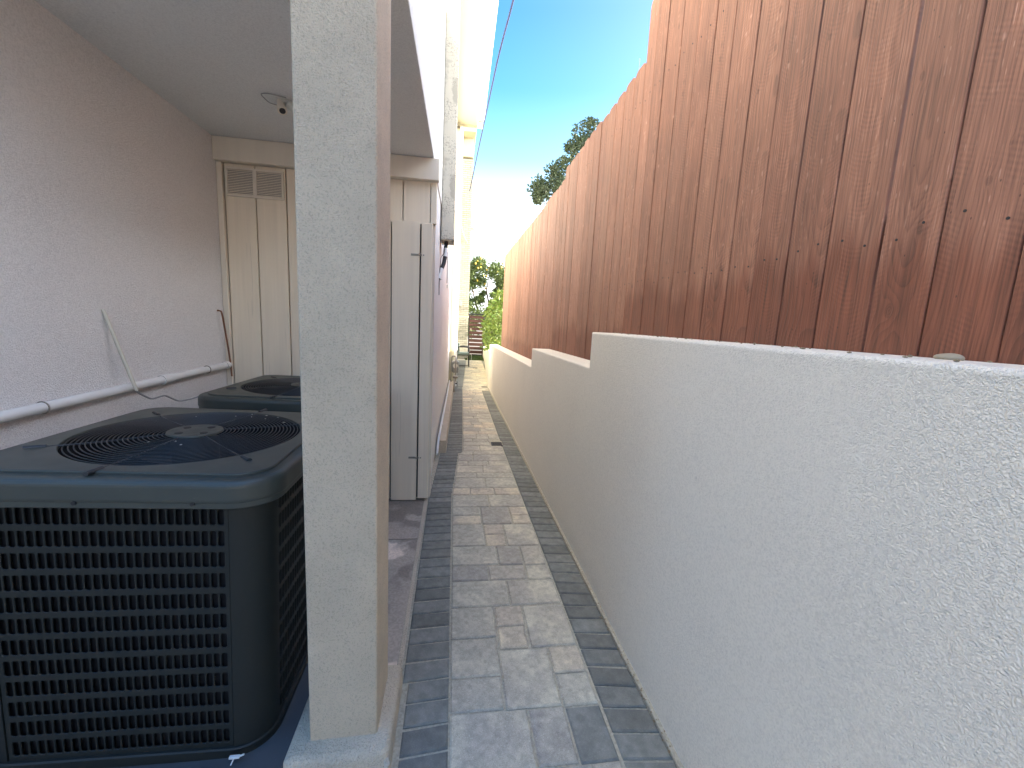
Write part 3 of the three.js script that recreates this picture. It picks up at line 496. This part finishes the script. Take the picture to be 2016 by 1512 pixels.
{ const o = part(scene, 'plastic_scrap', merge([bx(-0.02, 0.012, 0, 0.008, -0.004, 0.006, 0.002, 1), rod([-0.004, 0.004, 0.004], [-0.007, -0.004, 0.02], 0.002), rod([0.01, 0.004, 0], [0.024, 0.01, 0], 0.0028)]), M.pvc); o.position.set(-0.66, 0.062, -1.245); o.userData = { label: 'small broken white plastic clip at the foot of the front unit', category: 'clip', kind: 'thing' }; }
{ // bits of dry leaf on the fan guard
  const l = []; const spots = [[0.03, -0.26], [0.1, -0.25], [0.15, -0.28], [0.17, -0.22], [-0.12, -0.24], [0.27, -0.16], [-0.06, 0.14], [0.02, 0.13], [0.06, 0.17], [-0.22, -0.15], [0.08, -0.3], [0.21, -0.25]];
  for (const [x, z] of spots) { const g = new THREE.IcosahedronGeometry(1, 0); g.scale(rr(0.003, 0.007), 0.0018, rr(0.002, 0.004)); g.rotateY(rnd() * 3); g.translate(-0.984 + x, 1.0265, -1.692 + z); l.push(g); }
  const o = part(scene, 'litter', merge(l), std({ color: rgb(0.42, 0.38, 0.32) })); o.userData = { label: 'pale specks of dry leaf scattered on the front fan guard', category: 'litter', kind: 'stuff' };
}
// lines on the bay wall
{ const o = thing('conduit_pipe', 'long white plastic conduit along the bay wall above the units', 'pipe');
  part(o, 'pipe', rod([-1.656, 1.04, -0.6], [-1.656, 1.088, -3.334], 0.0225, 0.0225, 16), M.pvc); part(o, 'coupling', rod([-1.656, 1.0745, -2.6], [-1.656, 1.0758, -2.68], 0.028, 0.028, 16), M.pvc); part(o, 'coupling', rod([-1.656, 1.087, -3.27], [-1.656, 1.0878, -3.31], 0.028, 0.028, 16), M.pvc);
  for (const z of [-1.9, -3.05]) part(o, 'strap', new THREE.TorusGeometry(0.0245, 0.003, 6, 16).translate(-1.656, 1.063 + (-z - 1.9) * 0.0176, z), M.galv); }
{ const o = thing('wire_sleeve', 'cream flexible whip sloping from the bay wall down to the white conduit', 'cable');
  part(o, 'sleeve', tube([[-1.69, 1.466, -2.27], [-1.675, 1.455, -2.274], [-1.638, 1.26, -2.3], [-1.6, 1.06, -2.328]], 0.0085, 30, 10), std({ color: rgb(0.58, 0.56, 0.47), roughness: 0.5 }));
  part(o, 'black_wire', tube([[-1.6, 1.065, -2.315], [-1.6, 1.035, -2.36], [-1.6, 1.0, -2.43], [-1.58, 1.005, -2.5], [-1.57, 0.955, -2.6], [-1.53, 0.96, -2.7], [-1.47, 0.99, -2.75], [-1.42, 0.985, -2.72]], 0.0045, 50, 6), M.metalGrey); }
{ const o = part(scene, 'copper_line', tube([[-1.69, 1.482, -3.26], [-1.655, 1.475, -3.265], [-1.645, 1.3, -3.29], [-1.64, 1.1, -3.32], [-1.64, 1.0, -3.33]], 0.006, 30, 8), M.copper); o.userData = { label: 'thin brown copper line against the bay wall near the siding corner', category: 'pipe', kind: 'thing' }; }
{ const o = thing('ceiling_socket', 'old white lamp socket with dangling wire under the bay ceiling', 'lamp socket', [-1.0, 2.672, -2.69]);
  part(o, 'base', new THREE.CylinderGeometry(0.03, 0.034, 0.02, 24).translate(0.03, -0.01, 0), M.white);
  const c = new THREE.CylinderGeometry(0.02, 0.026, 0.075, 16).translate(0, -0.045, 0); c.rotateX(-0.5); c.rotateZ(0.35); part(o, 'socket', c, M.trim);
  const d = new THREE.CylinderGeometry(0.016, 0.016, 0.004, 16).translate(0, -0.084, 0); d.rotateX(-0.5); d.rotateZ(0.35); part(o, 'socket_mouth', d, M.black);
  const f = new THREE.CylinderGeometry(0.024, 0.028, 0.06, 16).translate(0, -0.05, 0); f.rotateZ(0.9); f.translate(0.04, -0.01, 0.02); part(o, 'second_socket', f, M.white);
  part(o, 'wire', tube([[-0.01, -0.03, 0.01], [-0.05, -0.025, 0.02], [-0.075, -0.006, 0.06], [-0.03, -0.004, 0.075], [0.05, -0.004, 0.05]], 0.003, 40, 6), M.metalGrey); }

// ------------------------------------------------------------------ far things along the path
{ const o = thing('meter_box', 'narrow grey electric meter box on the far wall beside the downspout', 'meter box', [0.052, 1.34, -12]);
  part(o, 'box', bx(0, 0.05, 0, 0.57, -0.16, 0.16, 0.01, 2), M.metalGrey); part(o, 'lid', bx(0.0505, 0.058, 0.02, 0.55, -0.14, 0.14, 0.004, 1), M.metalGrey); part(o, 'conduit', rod([0.02, -1.3, 0], [0.02, 0, 0], 0.02), M.metalGrey); }
{ const o = thing('gas_meter', 'grey gas meter with pipes and valves low against the far wall', 'gas meter', [0.05, 0, -9.05]);
  part(o, 'body', bx(-0.06, 0.09, 0.36, 0.62, -0.11, 0.11, 0.04, 3), std({ color: rgb(0.24, 0.24, 0.22), roughness: 0.5 }));
  part(o, 'dial', new THREE.CylinderGeometry(0.05, 0.05, 0.02, 20).rotateX(Math.PI / 2).translate(0.01, 0.52, 0.118), M.white);
  part(o, 'regulator', new THREE.SphereGeometry(0.06, 20, 14).scale(1, 0.6, 1).translate(0.02, 0.3, 0.28), M.galv);
  part(o, 'pipe', tube([[0.01, 0.62, -0.07], [0.01, 0.7, -0.07], [-0.05, 0.72, -0.07], [-0.07, 0.6, -0.15], [-0.07, 0, -0.15]], 0.018, 30, 8), M.galv);
  part(o, 'pipe', tube([[0.02, 0.62, 0.07], [0.02, 0.7, 0.12], [0.02, 0.66, 0.26], [0.02, 0.32, 0.28], [0.02, 0.2, 0.3], [0.0, 0.15, 0.42], [0.0, 0.0, 0.45]], 0.016, 40, 8), M.galv);
  part(o, 'valve', merge([rod([0.0, 0.17, 0.38], [0.06, 0.17, 0.38], 0.012), bx(0.05, 0.06, 0.12, 0.22, 0.37, 0.39)]), M.black); }
{ const o = thing('garden_chair', 'black metal armchair with a grey green cushion beside the brick chimney', 'chair', [0.34, 0, -13.6]);
  const L = [[-0.21, 0.22], [0.19, 0.22], [-0.21, -0.22], [0.19, -0.22]];
  for (const [x, z] of L) part(o, 'leg', rod([x, 0, z], [x * 0.95, x < 0 ? 0.78 : 0.62, z], 0.014), M.black);
  part(o, 'seat_frame', merge([rod([-0.21, 0.38, 0.22], [0.19, 0.38, 0.22], 0.012), rod([-0.21, 0.38, -0.22], [0.19, 0.38, -0.22], 0.012), rod([-0.21, 0.06, 0.22], [0.19, 0.06, 0.22], 0.009), rod([-0.21, 0.38, 0.22], [-0.21, 0.38, -0.22], 0.012)]), M.black);
  part(o, 'seat_cushion', bx(-0.19, 0.2, 0.39, 0.47, -0.21, 0.21, 0.03, 3), std({ color: rgb(0.13, 0.17, 0.16), roughness: 0.9 }));
  part(o, 'back_cushion', bx(-0.2, -0.13, 0.46, 0.76, -0.2, 0.2, 0.03, 3), std({ color: rgb(0.13, 0.17, 0.16), roughness: 0.9 }));
  for (const z of [0.22, -0.22]) part(o, 'armrest', tube([[-0.21, 0.64, z], [0, 0.65, z], [0.16, 0.64, z], [0.19, 0.6, z]], 0.016, 20, 8), M.black);
  part(o, 'back_rail', rod([-0.2, 0.78, 0.22], [-0.2, 0.78, -0.22], 0.014), M.black); }
{ const o = part(scene, 'wire_stand', merge([tube([[0.5, 0, -14.1], [0.5, 0.34, -14.1], [0.52, 0.37, -14.1], [0.61, 0.37, -14.1], [0.63, 0.34, -14.1], [0.63, 0, -14.1]], 0.008, 40, 6), rod([0.5, 0.12, -14.1], [0.63, 0.12, -14.1], 0.006)]), M.white); o.userData = { label: 'small white metal hoop stand on the path behind the armchair', category: 'stand', kind: 'thing' }; }
{ const o = thing('security_light', 'small beige security light box on the chimney bricks above the ledge', 'light', [0.2, 2.1, -16.48]);
  part(o, 'box', bx(-0.05, 0.07, 0, 0.16, -0.02, 0.08, 0.01, 1), std({ color: rgb(0.35, 0.33, 0.26) })); part(o, 'hood', bx(-0.06, 0.08, -0.06, -0.005, 0.0, 0.12, 0.01, 1), M.metalGrey); }
{ const o = thing('floodlight', 'small dark floodlight on the chimney edge high above the ledge', 'light', [0.585, 4.95, -16.6]);
  part(o, 'lamp_head', new THREE.CylinderGeometry(0.035, 0.06, 0.12, 14).rotateZ(0.9).translate(0.05, 0.05, 0), M.metalGrey); part(o, 'bracket', rod([-0.02, 0, 0], [0.03, 0.05, 0], 0.015), M.metalGrey); }
{ const o = part(scene, 'loose_wire', tube([[0.06, 5.6, -16.45], [0.2, 5.0, -16.46], [0.33, 4.62, -16.47], [0.45, 4.45, -16.47]], 0.012, 30, 6), M.metalGrey); o.userData = { label: 'thin dark wire drooping across the upper chimney bricks', category: 'wire', kind: 'thing' }; }
{ const o = part(scene, 'overhead_cable', tube([[0.42, 5.9, -15], [0.69, 6.47, -9], [0.765, 6.35, -7], [0.9, 6.12, -3]], 0.017, 60, 8), std({ color: rgb(0.03, 0.05, 0.14), roughness: 0.6 })); o.userData = { label: 'dark overhead cable crossing the sky beside the roof gutter', category: 'cable', kind: 'thing' }; }
{ const o = thing('slatted_gate', 'dark red slatted wooden gate at the end of the path', 'gate', [0.66, 0, -17.8]);
  part(o, 'gate_frame', merge([bx(-0.03, 0.02, 0, 1.8, -0.03, 0.03, 0.004, 1), bx(0.58, 0.63, 0, 1.8, -0.03, 0.03, 0.004, 1), bx(0.02, 0.58, 1.75, 1.8, -0.025, 0.025), bx(0.02, 0.58, 0.02, 0.08, -0.025, 0.025)]), M.black);
  for (let k = 0; k < 10; k++) part(o, 'slat', bx(0.0, 0.6, 0.11 + k * 0.165, 0.11 + k * 0.165 + 0.125, 0.031, 0.05, 0.003, 1), M.gateWood);
  part(o, 'latch', bx(0.03, 0.1, 1.12, 1.17, 0.051, 0.07, 0.004, 1), M.galv); }
{ const s = thing('garden_fence', 'dark slatted fence closing the yard behind the gate', 'fence', [1.32, 0, -18.3]);
  part(s, 'post', bx(-0.02, 0.06, 0, 1.75, -0.04, 0.04), M.black); for (let k = 0; k < 9; k++) part(s, 'slat', bx(0.06, 2.2, 0.2 + k * 0.165, 0.325 + k * 0.165, -0.01, 0.01), M.gateWood); }

// ------------------------------------------------------------------ planting
function leaves(n, place, size, tone, droop = 0.4) {
  const pos = new Float32Array(n * 12 * 3 / 2), col = new Float32Array(n * 12 * 3 / 2), nv = n * 6; let o = 0; const q = new THREE.Quaternion(), e = new THREE.Euler(), v = V();
  const P = new Float32Array(nv * 3), C = new Float32Array(nv * 3);
  for (let i = 0; i < n; i++) {
    const [x, y, z] = place(), s = size * rr(0.6, 1.3), w = s * 0.28; e.set(rr(-1.2, 0.6) - droop, rr(0, 6.283), rr(-0.6, 0.6)); q.setFromEuler(e);
    const t = tone(y), pts = [[0, 0, 0], [w, 0.012 * s, s * 0.45], [0, 0, s], [0, 0, 0], [0, 0, s], [-w, 0.12 * s, s * 0.45]];
    for (const p of pts) { v.set(...p).applyQuaternion(q); P[o] = x + v.x; P[o + 1] = y + v.y; P[o + 2] = z + v.z; C[o] = t[0]; C[o + 1] = t[1]; C[o + 2] = t[2]; o += 3; }
  }
  const g = new THREE.BufferGeometry(); g.setAttribute('position', new THREE.BufferAttribute(P, 3)); g.setAttribute('color', new THREE.BufferAttribute(C, 3)); g.computeVertexNormals(); return g;
}
const clumps = (list) => () => { const c = list[Math.floor(rnd() * list.length)]; let x, y, z; do { x = rr(-1, 1); y = rr(-1, 1); z = rr(-1, 1); } while (x * x + y * y + z * z > 1); return [c[0] + x * c[3], c[1] + y * c[3] * 0.8, c[2] + z * c[3]]; };
function limbs(list) { return merge(list.map(([a, b, r, r2]) => rod(a, b, r, r2, 8))); }
{ // lemon tree beyond the gate
  const o = thing('lemon_tree', 'leafy lemon tree with yellow fruit beyond the gate', 'tree', [1.7, 0, -22]);
  part(o, 'trunk', limbs([[[0, -0.05, 0], [-0.1, 1.3, 0], 0.11, 0.09], [[-0.1, 1.3, 0], [-0.6, 2.4, 0.1], 0.075, 0.05], [[-0.1, 1.3, 0], [0.15, 2.3, -0.1], 0.07, 0.055], [[0.15, 2.3, -0.1], [-0.05, 3.1, 0], 0.05, 0.035], [[0.15, 2.3, -0.1], [0.8, 3.3, 0.1], 0.05, 0.03], [[-0.6, 2.4, 0.1], [-0.9, 3.6, 0], 0.04, 0.02], [[-0.05, 3.1, 0], [0.1, 4.1, 0], 0.03, 0.015]]), M.bark);
  const cl = []; const spots = [[-0.9, 4.0, 0.62], [-0.3, 4.3, 0.55], [0.3, 4.15, 0.5], [0.85, 3.7, 0.5], [-1.3, 3.4, 0.5], [-0.6, 3.5, 0.4], [0.7, 3.2, 0.4], [-1.4, 2.7, 0.5], [-0.9, 2.2, 0.5], [-0.3, 1.8, 0.55], [-1.2, 1.6, 0.5], [0.2, 1.5, 0.5], [0.35, 2.7, 0.25], [-0.4, 2.7, 0.3], [1.2, 3.9, 0.4], [0.5, 2.2, 0.35], [1.3, 3.0, 0.4], [-0.8, 1.2, 0.5], [0.9, 1.6, 0.5], [1.2, 2.3, 0.35]];
  for (const [x, y, r] of spots) for (let k = 0; k < 4; k++) cl.push([x + rr(-0.28, 0.28), y + rr(-0.25, 0.25), rr(-0.7, 0.7), r * rr(0.65, 1.0)]);
  part(o, 'crown', leaves(15500, clumps(cl), 0.13, (y) => { const k = rr(0.6, 1.3); return [k, k, k * rr(0.8, 1.1)]; }), leafMat(0.13, 0.19, 0.05, 0.4));
  const lg = new THREE.SphereGeometry(0.05, 10, 8).scale(1, 1.2, 1), lm = std({ color: rgb(0.72, 0.5, 0.07), roughness: 0.5 });
  for (let k = 0; k < 42; k++) { const c = cl[Math.floor(rnd() * 24)]; const f = part(o, 'lemon', lg, lm); f.position.set(c[0] + rr(-0.3, 0.3), c[1] + rr(-0.35, 0.25), c[2] + rr(0.1, 0.35)); } }
{ // sunlit climber at the end of the fence
  const o = thing('climbing_vine', 'bright green leafy vine spilling over the low wall past the fence end', 'vine', [1.25, 0.6, -11.5]);
  const cl = []; for (let k = 0; k < 230; k++) { const z = -rr(10.2, 18.8), u = rnd(); cl.push([(0.078 + 0.05 * u) * -z + 0.05 - 1.25, rr(0.1, 0.65 + 1.35 * Math.sqrt(u)), z + 11.5, rr(0.12, 0.24)]); }
  part(o, 'stem', limbs([[[0.1, -0.6, 0.5], [0.1, 1.5, 0.4], 0.025, 0.01], [[0.25, -0.6, -1.5], [0.2, 1.6, -1.4], 0.025, 0.01], [[0.5, -0.6, -4], [0.45, 1.6, -4.1], 0.025, 0.01]]), M.bark);
  part(o, 'foliage', leaves(13500, clumps(cl), 0.095, () => { const k = rr(0.6, 1.4); return [k * rr(0.8, 1.2), k, k * 0.8]; }, 0.9), leafMat(0.13, 0.2, 0.028, 0.45)); }
{ const o = thing('neighbour_tree', 'dark leafy tree rising behind the cedar fence', 'tree', [4.0, 0.9, -14]);
  part(o, 'trunk', limbs([[[0.3, -0.1, 0], [0.2, 3.2, 0], 0.16, 0.11], [[0.2, 3.2, 0], [-0.4, 5.2, 0], 0.08, 0.03], [[0.2, 3.2, 0], [0.2, 6.2, 0.1], 0.08, 0.03], [[-0.4, 5.2, 0], [-1.2, 4.9, 0], 0.03, 0.012], [[0.2, 4.6, 0], [-0.6, 6.0, 0], 0.04, 0.012]]), M.bark);
  const cl = []; const spots = [[0.1, 6.8, 0.42], [-0.3, 6.3, 0.4], [-0.1, 5.7, 0.45], [-0.65, 5.6, 0.38], [-0.7, 5.0, 0.38], [-1.15, 4.95, 0.36], [-1.45, 4.75, 0.3], [0.5, 6.4, 0.5], [0.6, 5.6, 0.6], [-0.2, 4.9, 0.5], [-0.9, 4.3, 0.35], [0.9, 6.9, 0.5], [0.5, 4.6, 0.7]];
  for (const [x, y, r] of spots) for (let k = 0; k < 4; k++) cl.push([x + rr(-0.22, 0.22), y + rr(-0.22, 0.22), rr(-0.5, 0.5), r * rr(0.5, 0.9)]);
  part(o, 'crown', leaves(9000, clumps(cl), 0.1, () => { const k = rr(0.6, 1.35); return [k, k, k]; }), leafMat(0.06, 0.095, 0.045, 0.3)); }
{ const o = thing('sprig', 'small leafy sprig poking above the far end of the fence', 'plant', [1.25, 2.6, -8.3]);
  part(o, 'foliage', leaves(90, clumps([[0.02, 0.42, 0, 0.1], [0, 0.3, 0.05, 0.12], [0.05, 0.5, -0.05, 0.06]]), 0.06, () => [1, 1, 1]), leafMat(0.06, 0.09, 0.04)); part(o, 'stem', rod([0, -1.7, 0], [0.02, 0.45, 0], 0.01, 0.004), M.bark); }
{ const n = 5200, g = leaves(n, () => [rr(0.5, 1.3), -0.005, rr(-17.75, -15.88)], 0.05, () => { const k = rr(0.7, 1.3); return [k, k, k]; }, 1.0);
  const o = part(scene, 'grass', g, leafMat(0.06, 0.11, 0.02, 0.3)); o.userData = { label: 'strip of short green turf in front of the slatted gate', category: 'grass', kind: 'stuff' };
  const b = part(scene, 'turf_base', bx(0.5, 1.4, -0.09, -0.004, -18.2, -15.86), std({ color: rgb(0.05, 0.075, 0.02), roughness: 1 })); b.userData = { label: 'green turf bed at the end of the path', category: 'lawn', kind: 'structure' }; }

// ------------------------------------------------------------------ the neighbour's house, right of the fence: its roof shades the side yard
{ const o = thing('neighbour_house', 'cream house with a single pitched roof behind the cedar fence', 'house', [4.5, 0.9, 0]);
  // outline seen from the side yard: [distance along the yard, height]
  const out = [[1.0, 0], [1.0, 2.17], [-4.5, 4.6], [-4.5, 0]], s = new THREE.Shape(out.map(([z, y]) => new THREE.Vector2(-z, y)));
  const g = new THREE.ExtrudeGeometry(s, { depth: 7, bevelEnabled: false }); g.rotateY(Math.PI / 2); g.translate(0, 0, 0); part(o, 'wall', boxUV(g), M.stuccoUp);
  const r = new THREE.Shape([[1.2, 2.1], [1.2, 2.2], [-4.55, 4.74], [-4.55, 4.625]].map(([z, y]) => new THREE.Vector2(-z, y)));
  const rg = new THREE.ExtrudeGeometry(r, { depth: 7.3, bevelEnabled: false }); rg.rotateY(Math.PI / 2); rg.translate(-0.15, 0, 0); part(o, 'roof', boxUV(rg), M.roofTile);
  part(o, 'window', bx(-0.03, -0.001, 0.9, 2.0, -1.6, -0.6), M.metalGrey); }

renderer.render(scene, camera);
